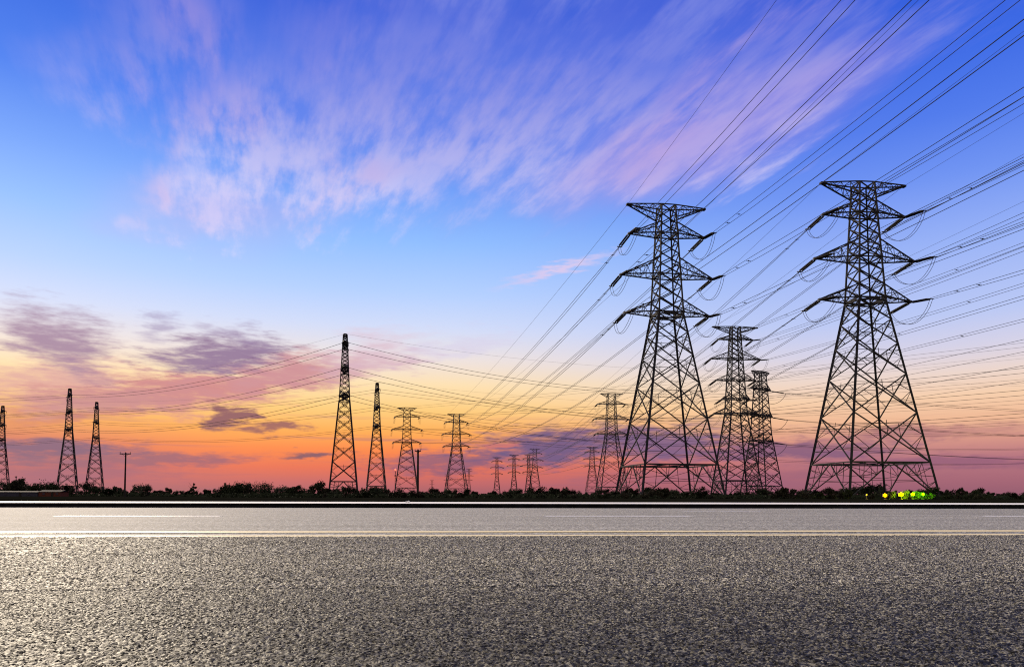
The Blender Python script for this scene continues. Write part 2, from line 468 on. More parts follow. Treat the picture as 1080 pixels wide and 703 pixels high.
class Design:
    def __init__(s, H, prof, arms, belts, ground_arm, thick, peak=False):
        s.H, s.prof, s.arms, s.belts, s.ga, s.th, s.peak = H, prof, arms, belts, ground_arm, thick, peak
    def hw(s, z):
        for (z0, w0), (z1, w1) in zip(s.prof, s.prof[1:]):
            if z <= z1: return lerp(w0, w1, (z - z0) / (z1 - z0))
        return s.prof[-1][1]
    def corners(s, z):
        w = s.hw(z); return [Vector((sx * w, sy * w, z)) for sx, sy in ((-1, -1), (1, -1), (1, 1), (-1, 1))]
    def build(s):
        H, t = s.H, s.th; parts = []
        # four main legs
        zs = [p[0] for p in s.prof]
        for k in range(4):
            b = MB()
            for z0, z1 in zip(zs, zs[1:]):
                r = lerp(0.29, 0.18, z0 / H) * t
                b.bar(s.corners(z0)[k], s.corners(z1)[k], r)
            f = s.corners(0)[k]; b.box(f + Vector((0, 0, 0.25)), (1.2, 1.2, 0.7))
            parts.append(('leg', b.mesh('leg', M_STEEL)))
        b = MB(); r1, r2 = 0.158 * t, 0.070 * t
        # base: belt, inverted V and redundants on each face
        zb = s.belts[0]; c0, cb = s.corners(0), s.corners(zb)
        for k in range(4):
            k2 = (k + 1) % 4; mid = (cb[k] + cb[k2]) / 2
            b.bar(cb[k], cb[k2], r1 * 1.25)
            for a, c in ((c0[k], cb[k]), (c0[k2], cb[k2])):
                b.bar(mid, a, r1)
                for q in (0.33, 0.66):
                    b.bar(a.lerp(mid, q), a.lerp(c, q + 0.15 if q < .5 else .86), r2)
                    b.bar(a.lerp(mid, q), a.lerp(c, q - 0.05), r2)
                    b.bar(a.lerp(mid, q), c.lerp(mid, q), r2)
                b.bar(a.lerp(mid, .66), c.lerp(mid, .33), r2)
            b.bar(c0[k].lerp(mid, .5), c0[k2].lerp(mid, .5), r2)
        b.bar(cb[0], cb[2], r1); b.bar(cb[1], cb[3], r1)
        # X panels
        for i, (z0, z1) in enumerate(zip(s.belts, s.belts[1:])):
            a, c = s.corners(z0), s.corners(z1); big = (z1 - z0) > 4.8
            for k in range(4):
                k2 = (k + 1) % 4
                b.bar(a[k], c[k2], r1); b.bar(a[k2], c[k], r1)
                w0, w1 = s.hw(z0), s.hw(z1); q = w0 / (w0 + w1)
                x = a[k].lerp(c[k2], q)
                if big:
                    l, r = a[k].lerp(c[k], q), a[k2].lerp(c[k2], q)
                    # redundants: legs to the middles of the four half-diagonals
                    for p0, e0, lg in ((a[k], c[k], l), (a[k2], c[k2], r)):
                        b.bar(lg.lerp(p0, .5), p0.lerp(x, .5), r2); b.bar(lg.lerp(e0, .5), e0.lerp(x, .5), r2)
                        b.bar(lg, p0.lerp(x, .5), r2); b.bar(lg, e0.lerp(x, .5), r2)
                    tm = (c[k] + c[k2]) / 2; bm = (a[k] + a[k2]) / 2
                    b.bar(x, tm.lerp(x, 0.35), r2)
                    b.bar(c[k].lerp(x, .5), c[k2].lerp(x, .5), r2)
            if (z1 in s.hz): 
                for k in range(4): b.bar(c[k], c[(k + 1) % 4], r1)
        # plan bracing at the arms
        for z, L, up, dn in s.arms:
            c = s.corners(z)
            for k in range(4): b.bar(c[k], c[(k + 1) % 4], r1 * 1.15)
            b.bar(c[0], c[2], r2); b.bar(c[1], c[3], r2)
            # gusset plates at the joints
            for k in range(4): b.box(c[k], (0.5 * t, 0.5 * t, 0.6 * t))
        if s.peak:
            c = s.corners(H)
            for sy in (0.0,):
                tip = Vector((0, 0, H + 3.4))
                for k in range(4): b.bar(c[k], tip, r1)
        parts.append(('bracing', b.mesh('bracing', M_STEEL)))
        # cross arms
        for z, L, up, dn in s.arms + ([(H, s.ga[0], 0.0, s.ga[1])] if s.ga else []):
            for sx in (-1, 1):
                b = MB()
                w = s.hw(z); tip = Vector((sx * L, 0, z))
                zt, zl = z + up, z - dn; wt, wl = s.hw(min(zt, H)), s.hw(zl)
                hi4 = [Vector((sx * wt, q * wt, zt)) for q in (-1, 1)]
                lo4 = [Vector((sx * wl, q * wl, zl)) for q in (-1, 1)]
                if not up: hi4 = [Vector((sx * w, q * w, z)) for q in (-1, 1)]
                tw = 0.45; te = [tip + Vector((0, q * tw, 0)) for q in (-1, 1)]
                n = max(3, int(L / 2.6))
                for q in range(2):
                    b.bar(hi4[q], te[q], r1); b.bar(lo4[q], te[q], r1 * 1.15)
                    for i in range(n):
                        u0, u1 = i / n, (i + 1) / n
                        if i % 2 == 0: b.bar(lo4[q].lerp(te[q], u0), hi4[q].lerp(te[q], u1), r2)
                        else: b.bar(hi4[q].lerp(te[q], u0), lo4[q].lerp(te[q], u1), r2)
                        if i: b.bar(hi4[q].lerp(te[q], u0), lo4[q].lerp(te[q], u0), r2)
                for i in range(n):
                    u0, u1 = i / n, (i + 1) / n
                    for st in (lo4, hi4):
                        p = st[i % 2].lerp(te[i % 2], u0); q = st[1 - i % 2].lerp(te[1 - i % 2], u1)
                        b.bar(p, q, r2)
                        if i: b.bar(st[0].lerp(te[0], u0), st[1].lerp(te[1], u0), r2)
                b.bar(te[0], te[1], r1)
                b.box(tip + Vector((0, 0, -0.1)), (0.7, 1.1, 0.45))
                parts.append(('cross_arm', b.mesh('cross_arm', M_STEEL)))
        return parts

def make_belts(d_prof, H, zb, zw, nlow, breaks, ratio):
    """belt heights: nlow shrinking panels up to the waist, then near-square panels between the arms"""
    w = [ratio ** i for i in range(nlow)]; t = sum(w); z = [zb]
    for q in w: z.append(z[-1] + (zw - zb) * q / t)
    z[-1] = zw
    return z

def design(H, prof, arms, ga, zb, nlow, ratio, thick, peak=False):
    d = Design(H, prof, arms, None, ga, thick, peak)
    zw = prof[1][0]; belts = make_belts(prof, H, zb, zw, nlow, arms, ratio)
    levels = sorted(set([zw] + [a[0] for a in arms if a[0] > zw + .5] + [H]))
    for z0, z1 in zip(levels, levels[1:]):
        n = max(1, round((z1 - z0) / (2.0 * d.hw((z0 + z1) / 2) * 0.56)))
        for i in range(1, n + 1): belts.append(z0 + (z1 - z0) * i / n)
    d.belts = belts; d.hz = set(levels)
    d.parts = d.build()
    return d

BIG = design(80, [(0, 11.3), (49.5, 3.45), (80, 1.95)],
             [(72.0, 10.6, 3.2, 0.0), (60.6, 13.0, 4.6, 0.0), (50.2, 11.9, 3.4, 0.0)], (11.0, 3.4), 8.8, 5, 0.80, 1.12)
FAR = design(80, [(0, 11.0), (48.5, 4.1), (80, 2.7)],
             [(72.0, 11.0, 2.4, 0.0), (60.6, 13.4, 3.0, 0.0), (49.0, 12.2, 2.6, 0.0)], (8.6, 2.6), 8.0, 5, 0.82, 1.2)
TALL = design(80, [(0, 9.2), (39.0, 3.9), (80, 1.8)],
              [(74.2, 8.4, 2.0, 0.0), (65.0, 12.0, 3.6, 0.0), (55.0, 9.6, 3.0, 0.0), (46.2, 6.6, 2.0, 0.0), (39.4, 10.5, 3.0, 0.0)],
              (10.8, 2.6), 8.0, 5, 0.84, 1.3)
SLIM = design(79.9, [(0, 7.0), (47.0, 2.55), (79.9, 0.95)],
              [(75.0, 8.5, 2.0, 0.0), (62.5, 10.5, 2.6, 0.0), (49.5, 9.0, 2.4, 0.0)], (2.6, 1.6), 7.5, 6, 0.84, 1.25)
STOUT = design(80, [(0, 9.8), (40.0, 4.6), (80, 2.4)],
               [(69.0, 10.5, 3.0, 0.0), (52.0, 12.0, 3.4, 0.0), (36.0, 11.0, 3.2, 0.0)], (9.0, 3.0), 7.5, 5, 0.86, 1.45)
THIN = design(60, [(0, 5.6), (30.0, 2.3), (60, 1.5)],
              [(54.0, 7.5, 1.8, 0.0), (44.5, 9.5, 2.2, 0.0), (35.0, 8.0, 2.0, 0.0)], (6.5, 1.8), 6.0, 4, 0.84, 1.15)

# insulator string: twin stacks of sheds between yoke plates, along +Y, length 1 m unit = IL
IL = 8.5
def insul_mesh(r=0.24, nd=20, gap=0.34):
    b = MB()
    for sx in (-gap, gap):
        pts, rad = [], []
        y0, y1 = 0.9, IL - 0.9
        for i in range(nd):
            y = lerp(y0, y1, i / nd); dy_ = (y1 - y0) / nd
            pts += [(sx, y, 0), (sx, y + dy_ * 0.45, 0), (sx, y + dy_ * .5, 0)]; rad += [r, r * .8, r * .42]
        b.tube(pts, rad, 7)
        b.bar((sx, 0.2, 0), (sx, 0.95, 0), 0.09); b.bar((sx, IL - .95, 0), (sx, IL - .2, 0), 0.09)
    b.box((0, 0.2, 0), (1.1, .35, .12)); b.box((0, IL - .25, 0), (1.5, .4, .14)); b.bar((0, -.1, 0), (0, .2, 0), .1)
    return b.mesh('insulator_string', M_INSUL)
INS = insul_mesh(0.27, 19, 0.34)
INS_FAT = insul_mesh(0.30, 12, 0.38)

def pylon(name, d, px, py_top, label, mline, near=None, far=None, scale=1.0, strings=True, drop_n=0.14, drop_f=0.09, jump=4.4, ins=None, il=1.0, group=None):
    """px: column of the base centre, py_top: row of the top; mline: dX/dY of the line here;
    near / far: dX/dY of the spans towards the camera and away (or left / right for the crosswise line)"""
    H = (d.H + (3.4 if d.peak else 0)) * scale
    p = stand(px, py_top, H); yaw = -math.atan(mline) if mline is not None else 0
    root = thing(name, p, label, 'pylon', group, yaw); root.scale = (scale,) * 3
    for n, me in d.parts: link(n, me, root)
    root['px'] = px; del root['px']
    ends = {}
    Rz = Matrix.Rotation(yaw, 3, 'Z'); Ri = Rz.transposed()
    def wdir(m, sgn, drop):
        v = Vector((m[0], m[1], 0)).normalized(); v.z = -drop; return v.normalized()
    for i, (z, L, up, dn) in enumerate(d.arms):
        for sx in (-1, 1):
            tip = Vector((sx * L, 0, z - 0.3)); tw = p + Rz @ (tip * scale)
            key = (i, sx)
            e = {}
            for nm, v, dr in (('near', near, drop_n), ('far', far, drop_f)):
                if v is None: continue
                dw = wdir(v, 1, dr); dl = Ri @ dw
                if strings:
                    o = link('insulator_string', ins or INS, root, tip)
                    o.rotation_euler = dl.to_track_quat('Y', 'Z').to_euler(); o.scale = (il,) * 3
                    e[nm] = tw + dw * IL * il * scale; e[nm + 'l'] = tip + dl * IL * il
                else: e[nm] = tw
            if strings and jump and 'nearl' in e and 'farl' in e:
                a, c = e['nearl'], e['farl']; mid_out = 0.6 * sx
                pts = []
                for q in range(13):
                    t = q / 12; s4 = 4 * t * (1 - t)
                    pp = a.lerp(c, t); pp.z -= jump * s4 ** 0.8; pp.x += mid_out * s4; pts.append(pp)
                for off in (-.35, .35):
                    b = MB(); b.tube([q_ + Vector((off, 0, 0)) for q_ in pts], 0.055, 5)
                    link('jumper_cable', b.mesh('jumper_cable', M_CABLE), root)
            ends[key] = e
    gz = d.H
    if d.ga:
        for sx in (-1, 1): ends[('g', sx)] = p + Rz @ (Vector((sx * d.ga[0], 0, gz)) * scale)
    else:
        for sx in (-1, 1): ends[('g', sx)] = p + Rz @ (Vector((0, 0, d.H + 3.2)) * scale)
    return p, ends, H

# ------------------------------------------------------------------ spans of cable
SPACER = None
def spacer_mesh():
    b = MB(); b.box((0, 0, 0), (0.34, 0.2, 0.2)); b.bar((-.62, 0, 0), (.62, 0, 0), .05); return b.mesh('spacer', M_CABLE)
SPACER = spacer_mesh()

def span_pts(a, b, sag, n):
    pts = []
    for i in range(n + 1):
        t = i / n; p = a.lerp(b, t); p.z -= 4 * sag * t * (1 - t); pts.append(p)
    return pts

def cable(a, b, sag, r, label, group, n=40, twin=0.0, spac=()):
    """one span; twin > 0 gives a bundle of two conductors that far apart each side"""
    pts = span_pts(a, b, sag, n)
    if not twin:
        m = MB(); m.tube([p - a for p in pts], r, 5)
        o = link('power_cable', m.mesh('power_cable', M_CABLE), None, a); return tag(o, label, 'power cable', group)
    root = thing('power_cable', a, label, 'power cable', group)
    d = (b - a); side = Vector((d.y, -d.x, 0)).normalized()
    for sg in (-1, 1):
        m = MB(); m.tube([p - a + side * twin * sg * min(1.0, 0.35 + i * 0.25) + Vector((0, 0, 0.12 * sg)) for i, p in enumerate(pts)], r, 5)
        link('conductor', m.mesh('conductor', M_CABLE), root)
    for dist in spac:
        t = dist / d.length
        if t < 1:
            p = a.lerp(b, t); p.z -= 4 * sag * t * (1 - t)
            o = link('spacer', SPACER, root, p - a); o.rotation_euler.z = math.atan2(side.y, side.x)
    return root

LV = ('top', 'middle', 'lowest', 'fourth', 'fifth')
SD = {-1: 'left', 1: 'right'}
def run_line(endsA, which, target, mid_name, where, sag, gsag, r, twin, groups, spac=(), levels=None, tkey='near', n=40, gr=None, grd=True):
    for key, e in endsA.items():
        if key[0] == 'g':
            if not grd: continue
            a = e; b = target[key] if isinstance(target, dict) else a + target
            cable(a, b, gsag, gr or r * 0.62, 'earth wire, %s tip of %s, %s' % (SD[key[1]], mid_name, where), groups, n)
        else:
            if levels and key[0] not in levels: continue
            if which not in e: continue
            a = e[which]
            if isinstance(target, dict):
                if key not in target: continue
                b = target[key].get(tkey)
            else: b = a + target
            cable(a, b, sag, r, '%scable, %s %s arm of %s, %s' % ('twin ' if twin else '', LV[key[0]], SD[key[1]], mid_name, where), groups, n, twin, spac)

MN = 0.112                       # dX/dY of the spans that pass overhead
near = (MN, -1.0)
pA0 = stand(704.5, 218, 80); pB0 = stand(916, 194.5, 80)
p478 = stand(481, 436.5, 80); p643 = stand(645, 415, 80); p541 = stand(541.5, 480, 60); p623 = stand(624, 471, 80)
def hdir(a, b): v = b - a; return (v.x / v.length, v.y / v.length)
farA = hdir(pA0, p478); farB = hdir(pB0, p541)
G_BIG = 'steel lattice pylons along the plain'
A, eA, _ = pylon('lattice_pylon', BIG, 704.5, 218, 'left of the two largest black lattice pylons, wide flared legs', -0.02 + (farA[0] / farA[1] + MN * -1) / 2, near, farA, group=G_BIG)
B, eB, _ = pylon('lattice_pylon', BIG, 916, 194.5, 'tallest black lattice pylon, standing over the yellow and green floodlights', -0.09, near, farB, group=G_BIG)
pC0 = stand(777, 345, 80); farC = hdir(pC0, p643)
C_, eC, _ = pylon('lattice_pylon', TALL, 777, 345, 'five armed pylon behind and right of the left giant pylon', -0.11, near, farC, group=G_BIG, drop_f=.14)
f643 = (-0.08, 1.0)
P643, e643, _ = pylon('lattice_pylon', FAR, 645, 415, 'small three armed pylon just left of the left giant pylon', -0.10, near, f643, group=G_BIG, jump=5)
f478 = (-0.2, 1.0)
P478, e478, _ = pylon('lattice_pylon', FAR, 481, 436.5, 'far three armed pylon, right of the flat topped utility pole', -0.19, (.19, -1), f478, group=G_BIG, jump=5)
P428, e428, _ = pylon('lattice_pylon', FAR, 428.5, 430, 'far three armed pylon partly behind the tall utility pole', -0.17, (.22, -1), f478, group=G_BIG, jump=5)
P563, e563, _ = pylon('lattice_pylon', FAR, 564, 473, 'tiny wide shouldered pylon at the right end of the distant trio', -0.03, near, (-.03, 1), group=G_BIG, jump=0)
P623, e623, _ = pylon('lattice_pylon', FAR, 624.5, 471, 'tiny grey pylon half hidden behind a larger three armed pylon', -0.03, near, (-.03, 1), group=G_BIG, jump=0)
P541, e541, _ = pylon('lattice_pylon', THIN, 542, 479.5, 'tiny slender pylon in the middle of the distant gap', -0.09, near, (-.09, 1), group=G_BIG, jump=0)
P523, e523, _ = pylon('lattice_pylon', THIN, 524, 482, 'tiny slender pylon standing leftmost of the distant row', -0.09, near, (-.09, 1), group=G_BIG, jump=0)
P557, e557, _ = pylon('lattice_pylon', THIN, 557.5, 479, 'tiny slender pylon touching its wider neighbour on the left', -0.09, near, (-.09, 1), group=G_BIG, jump=0)
for px, py, lab in ((494.5, 494, 'faint tiny pylon beside the right foot of a far three armed pylon'),
                    (455.5, 506, 'faintest tiny pylon, right of the tall utility pole foot'),
                    (471.5, 500, 'faint tiny pylon seen through a far pylon left legs')):
    pylon('lattice_pylon', THIN, px, py, lab, -0.09, group=G_BIG, strings=False)

# crosswise line, its arms pointing along the view
P361, P71, P803 = stand(362, 353, 79.9), stand(70.5, 410, 79.9), stand(803.5, 392, 80)
P396, P100, P0 = stand(396.5, 404, 79.9), stand(99.5, 424, 79.9), stand(0.5, 428, 79.9)
def mul(v, k): return (v[0] * k, v[1] * k)
def cross(name, d, px, py, label, l, r, strings=True, **kw):
    bis = Vector((r[0] - l[0], r[1] - l[1], 0)).normalized()
    view = Vector((stand(px, py, 80).x, stand(px, py, 80).y, 0)).normalized()
    side = Vector((view.y, -view.x, 0))
    m = kw.pop('yawvec', side)          # line direction at the pylon
    yaw = math.atan2(-m[0], m[1])
    mm = math.tan(-yaw) if abs(m[1]) > 1e-4 else None
    return m, yaw
def crosspylon(d, px, py, label, l, r, skew, **kw):
    Hh = (d.H + (3.4 if d.peak else 0)); p = stand(px, py, Hh)
    v = Vector((p.x, p.y, 0)).normalized()
    yaw = math.atan2(-v.x, v.y) - R(90) + R(skew)     # local +Y (line direction) points right, arms along the view
    root = thing('lattice_pylon', p, label, 'pylon', G_BIG, yaw)
    for n, me in d.parts: link(n, me, root)
    Rz = Matrix.Rotation(yaw, 3, 'Z'); Ri = Rz.transposed(); ends = {}
    for i, (z, L, up, dn) in enumerate(d.arms):
        for sx in (-1, 1):
            tip = Vector((sx * L, 0, z - .3)); tw = p + Rz @ tip; e = {}
            for nm, vv in (('left', l), ('right', r)):
                dw = Vector((vv[0], vv[1], 0)).normalized(); dw.z = -.14; dw.normalize(); dl = Ri @ dw
                s = kw.get('il', 0.5)
                o = link('insulator_string', INS_FAT, root, tip); o.scale = (1, s, 1)
                o.rotation_euler = dl.to_track_quat('Y', 'Z').to_euler()
                e[nm] = tw + dw * IL * s; e[nm + 'l'] = tip + dl * IL * s
            b = MB(); a, c = e['leftl'], e['rightl']; pts = []
            for q in range(13):
                t = q / 12; s4 = 4 * t * (1 - t); pp = a.lerp(c, t); pp.z -= kw.get('jump', 4.5) * s4 ** .8; pts.append(pp)
            b.tube(pts, .13, 5); link('jumper_cable', b.mesh('jumper_cable', M_CABLE), root)
            ends[(i, sx)] = e
    for sx in (-1, 1):
        x = d.ga[0] if d.ga else 0.0
        ends[('g', sx)] = p + Rz @ Vector((sx * x, sx * .3, d.H + (3.2 if d.peak else 0)))
    return p, ends
R1 = Vector((700, P803.y + 90, 0)); R2 = Vector((720, 760, 0)); L1 = Vector((-640, 560, 0)); L2 = Vector((-720, 720, 0))
_, e361 = crosspylon(SLIM, 362, 353, 'tall narrow pylon seen edge on, left of centre against the orange sky', hdir(P361, P71), hdir(P361, P803), 0, il=.22, jump=4)
_, e396 = crosspylon(SLIM, 396.5, 404, 'medium narrow pylon seen edge on, right of the tallest narrow one', hdir(P396, P100), hdir(P396, R2), 4, il=.22, jump=4)
_, e71 = crosspylon(SLIM, 70.5, 410, 'taller of the two narrow pylons at far left', hdir(P71, L1), hdir(P71, P361), 5, il=.22, jump=4)
_, e100 = crosspylon(SLIM, 99.5, 424, 'shorter of the two narrow pylons at far left', hdir(P100, L2), hdir(P100, P396), -6, il=.22, jump=4)
_, e0 = crosspylon(SLIM, 0.0, 428, 'narrow pylon cut by the left edge of the view', (-1, .1), (1, .1), 8, il=.22, jump=5)
_, e803 = crosspylon(STOUT, 803.5, 392, 'dark stocky pylon with hanging jumper loops, between the two giants', hdir(P803, P361), hdir(P803, R1), -34, il=1.3, jump=7)

# overhead spans of the three big lines
OV = 'cables passing overhead'
FARG = 'cables running away over the plain'
NEARV = Vector((MN * 420, -420, 0))
sp = (9, 16)
run_line(eA, 'near', NEARV, 'the left giant pylon', 'sweeping up to the right', 7.4, 3.0, 0.052, 0.8, OV, sp, n=56)
run_line(eB, 'near', NEARV, 'the tallest pylon', 'out past the right edge', 7.4, 3.0, 0.052, 0.8, OV, sp, n=56)
run_line(eC, 'near', NEARV * 1.25, 'the five armed pylon', 'rising to the right edge', 9.0, 3.0, 0.055, 0.9, OV, (60, 130, 190, 250), n=56, levels=(0, 1, 2))
run_line(eC, 'near', NEARV * 1.25, 'the five armed pylon', 'rising to the right edge', 9.0, 3.0, 0.05, 0.0, OV, n=56, levels=(3, 4), grd=False)
run_line(e643, 'near', Vector((420, -330, 6)), 'the small three armed pylon', 'off to the right', 9.0, 4.0, 0.06, 0.0, FARG)
run_line(eA, 'far', e478, 'the left giant pylon', 'down to the far left', 9.0, 4.0, 0.075, 0.6, FARG, (6, 12))
run_line(eB, 'far', {k: (v if k[0] == 'g' else v) for k, v in e541.items()}, 'the tallest pylon', 'down behind the left giant', 16.0, 8.0, 0.065, 0.65, FARG, (6, 12))
run_line(eC, 'far', e643, 'the five armed pylon', 'to the small pylon on its left', 6.0, 3.0, 0.08, 0.0, FARG, levels=(0, 1, 2))
run_line(e643, 'far', e563, 'the small three armed pylon', 'into the distance', 9.0, 5.0, 0.10, 0.0, FARG)
run_line(e428, 'near', Vector((560, -450, 4)), 'the far pylon behind the utility pole', 'up to the right', 8.0, 3.0, 0.10, 0.0, FARG)
# crosswise spans
XG = 'cables strung across the horizon'
def xspan(ea, eb, sa, sb, nm, where, sag, r):
    for key, e in ea.items():
        if key[0] == 'g':
            if key[1] < 0: continue
            a = e; b = eb[key] if isinstance(eb, dict) else a + eb
            cable(a, b, sag * .6, r * .35, 'earth wire, peak of %s, %s' % (nm, where), XG, 32); continue
        a = e[sa]; b = eb[key][sb] if isinstance(eb, dict) else a + eb
        cable(a, b, sag, r, 'cable, %s level %s side, %s %s' % (LV[key[0]], {-1: 'far', 1: 'near'}[key[1]], nm, where), XG, 32)
xspan(e361, e71, 'left', 'right', 'the tall narrow pylon', 'to the far left pair', 7, .095)
xspan(e361, e803, 'right', 'left', 'the tall narrow pylon', 'to the stocky pylon', 9, .095)
xspan(e803, R1 - P803, 'right', None, 'the stocky pylon', 'out to the right edge', 9, .10)
xspan(e396, e100, 'left', 'right', 'the medium narrow pylon', 'to the far left pair', 6, .085)
xspan(e396, R2 - P396, 'right', None, 'the medium narrow pylon', 'out to the right edge', 20, .09)
xspan(e71, L1 - P71, 'left', None, 'the taller far left pylon', 'out to the left edge', 6, .085)
xspan(e100, L2 - P100, 'left', None, 'the shorter far left pylon', 'out to the left edge', 6, .085)

# ------------------------------------------------------------------ trees
def crown_mesh(seed, w, h, lobes, leaf, n, m, base=0.15, flat=1.0):
    rnd = random.Random(seed); b = MB(); cl = []
    for i in range(lobes):
        a = rnd.uniform(0, 2 * math.pi); q = rnd.random() ** 0.5
        z = rnd.uniform(base, 1.0); rr = w * 0.5 * (1 - 0.55 * max(0, z - 0.45) ** flat) * q
        cl.append((Vector((math.cos(a) * rr, math.sin(a) * rr, z * h * 0.86)), rnd.uniform(.16, .30) * w))
    for i in range(n):
        c, r = rnd.choice(cl)
        d = Vector((rnd.gauss(0, 1), rnd.gauss(0, 1), rnd.gauss(0, .75)))
        p = c + d.normalized() * r * rnd.uniform(.3, .98)
        if p.z < 0.03 * h: p.z = rnd.uniform(.03, .3) * h
        u = Vector((rnd.gauss(0, 1), rnd.gauss(0, 1), rnd.gauss(0, 1))).normalized(); v = u.orthogonal().normalized()
        s = leaf * rnd.uniform(.6, 1.4)
        b.quad(p - u * s, p - v * s * .6, p + u * s, p + v * s * .6)
    return b.mesh('crown', m)

def trunk_mesh(seed, h, r):
    rnd = random.Random(seed); b = MB()
    pts = [Vector((rnd.uniform(-.04, .04) * h * k / 4, rnd.uniform(-.04, .04) * h * k / 4, h * .8 * k / 4)) for k in range(5)]
    b.tube(pts, [r, r * .8, r * .62, r * .42, r * .2], 6)
    for k in range(5):
        a = rnd.uniform(0, 6.28); p = pts[1 + k % 3]; L = h * rnd.uniform(.2, .38)
        b.tube([p, p + Vector((math.cos(a) * L * .6, math.sin(a) * L * .6, L * .5)), p + Vector((math.cos(a) * L, math.sin(a) * L, L))], [r * .4, r * .25, r * .1], 4)
    return b.mesh('trunk', M_BARK)

VAR = []
for s in range(7):
    w, h = ((4.6, 4.0), (5.4, 3.6), (3.8, 4.4), (5.0, 4.6), (6.0, 4.2), (4.2, 3.4), (3.2, 4.8))[s]
    VAR.append((crown_mesh(100 + s, w, h, 12 + s, 0.26, 1500, M_LEAF if s % 3 else M_LEAF2, .12), trunk_mesh(200 + s, h, .16)))
SHR = []
for s in range(5):
    w, h = ((3.0, 2.0), (3.6, 1.8), (2.4, 2.3), (3.2, 2.5), (4.0, 2.1))[s]
    SHR.append((crown_mesh(300 + s, w, h, 9 + s, 0.16, 1000, M_LEAF if s % 2 else M_LEAF2, .1), trunk_mesh(400 + s, h, .09)))
n_tree = [0]
def tree(name, kit, p, sc, yaw, label, cat, group=None):
    o = thing(name, p, label, cat, group, yaw); o.scale = sc
    link('crown', kit[0], o); link('trunk', kit[1], o); return o
GT = 'small trees of the dark belt along the horizon'
GS = 'dark shrubs in front of the pylon feet'
rnd = random.Random(11)
px = -70
while px < 1150:
    z = rnd.uniform(300, 345); p = at_depth(px, z)
    hum = 0.86 + 0.16 * math.sin(px * .021 + 1) + 0.14 * math.sin(px * .057) + (0.12 if px < 330 else 0)
    s = hum * rnd.uniform(.62, 1.2)
    tree('tree', rnd.choice(VAR), p, (s * rnd.uniform(.9, 1.25), s, s * rnd.uniform(.9, 1.1)), rnd.uniform(0, 6.28),
         'small dark bushy tree in the unbroken tree belt along the horizon', 'tree', GT)
    px += rnd.uniform(5.5, 9.5)
px = 330
while px < 1100:
    z = rnd.uniform(165, 182); p = at_depth(px, z)
    s = (0.74 + 0.22 * math.sin(px * .045 + 2) + .12 * math.sin(px * .13)) * rnd.uniform(.75, 1.1)
    tree('shrub', rnd.choice(SHR), p, (s * rnd.uniform(.9, 1.3), s, s), rnd.uniform(0, 6.28),
         'low dark rounded shrub in the row before the big pylon feet', 'shrub', GS)
    px += rnd.uniform(7, 13)
# trees that stand out
UMB = (crown_mesh(51, 9.5, 5.6, 16, .24, 1500, M_LEAF, .5, .8), trunk_mesh(52, 5.2, .3))
DOME = (crown_mesh(53, 13.0, 6.4, 20, .25, 2200, M_LEAF, .2, .9), trunk_mesh(54, 5.6, .34))
CONE = (crown_mesh(55, 2.6, 6.6, 12, .2, 900, M_LEAF, .05, .5), trunk_mesh(56, 6.4, .2))
LACY = (crown_mesh(57, 10.0, 6.0, 15, .22, 700, M_LEAF2, .45, .9), trunk_mesh(58, 5.6, .28))
LOW_ = (crown_mesh(59, 8.0, 4.6, 14, .24, 1100, M_LEAF, .1, .9), trunk_mesh(60, 4.2, .2))
BUSH = (crown_mesh(61, 3.6, 3.4, 12, .14, 1100, M_LEAF, .1, .8), trunk_mesh(62, 3.2, .12))
for nm, kit, px, z, s, lab in (
    ('tree', UMB, 251, 330, 1.0, 'flat crowned tree, left of the dome shaped tree in the belt'),
    ('tree', DOME, 276, 332, .95, 'widest dome shaped tree in the belt left of the tall narrow pylon'),
    ('tree', CONE, 204, 328, 1.0, 'thin pointed conifer sticking up from the belt'),
    ('tree', LACY, 52, 325, 1.05, 'lacy open crowned tree between two far left pylons'),
    ('tree', LOW_, 12, 330, 1.35, 'rounded tree at the left edge beside the short pole'),
    ('tree', LACY, 30, 338, .85, 'sparse lacy tree behind the grey shed'),
    ('tree', LOW_, 95, 333, 1.3, 'broad dark tree at the foot of the shorter far left pylon'),
    ('tree', LOW_, 148, 333, 1.15, 'broad dark tree right of the T shaped utility pole'),
    ('shrub', BUSH, 739, 172, 1.0, 'largest dark bush under the right legs of the left giant pylon'),
    ('shrub', BUSH, 704, 176, .75, 'dark bush under the middle of the left giant pylon'),
    ('shrub', BUSH, 893, 172, .80, 'dark bush under the left legs of the tallest pylon'),
    ('shrub', BUSH, 1028, 172, .75, 'tall dark bush right of the tallest pylon')):
    tree(nm, kit, at_depth(px, z), (s, s, s), rnd.uniform(0, 6.28), lab, nm)
M_LEAF3 = mat('lamplit_foliage', (0.05, 0.075, 0.02), 0.9, 0.05, var=0.4, vscale=1.2)  # floodlight glow painted in: brighter leaf colour for the shrubs beside the lamps
for k, (px, sc_, lab) in enumerate(((941, .62, 'green lit shrub between the orange and the brightest yellow floodlight'),
        (956.5, .72, 'green lit shrub just right of the brightest yellow floodlight'),
        (968, .62, 'green lit shrub between the two green floodlights'), (981, .6, 'green lit shrub at the right foot of the tallest pylon'))):
    tree('shrub', (crown_mesh(70 + k, 3.4, 2.7, 11, .13, 1000, M_LEAF3, .1, .8), trunk_mesh(80 + k, 2.4, .09)), at_depth(px, 163.6), (sc_,) * 3, k * 1.3, lab, 'shrub')
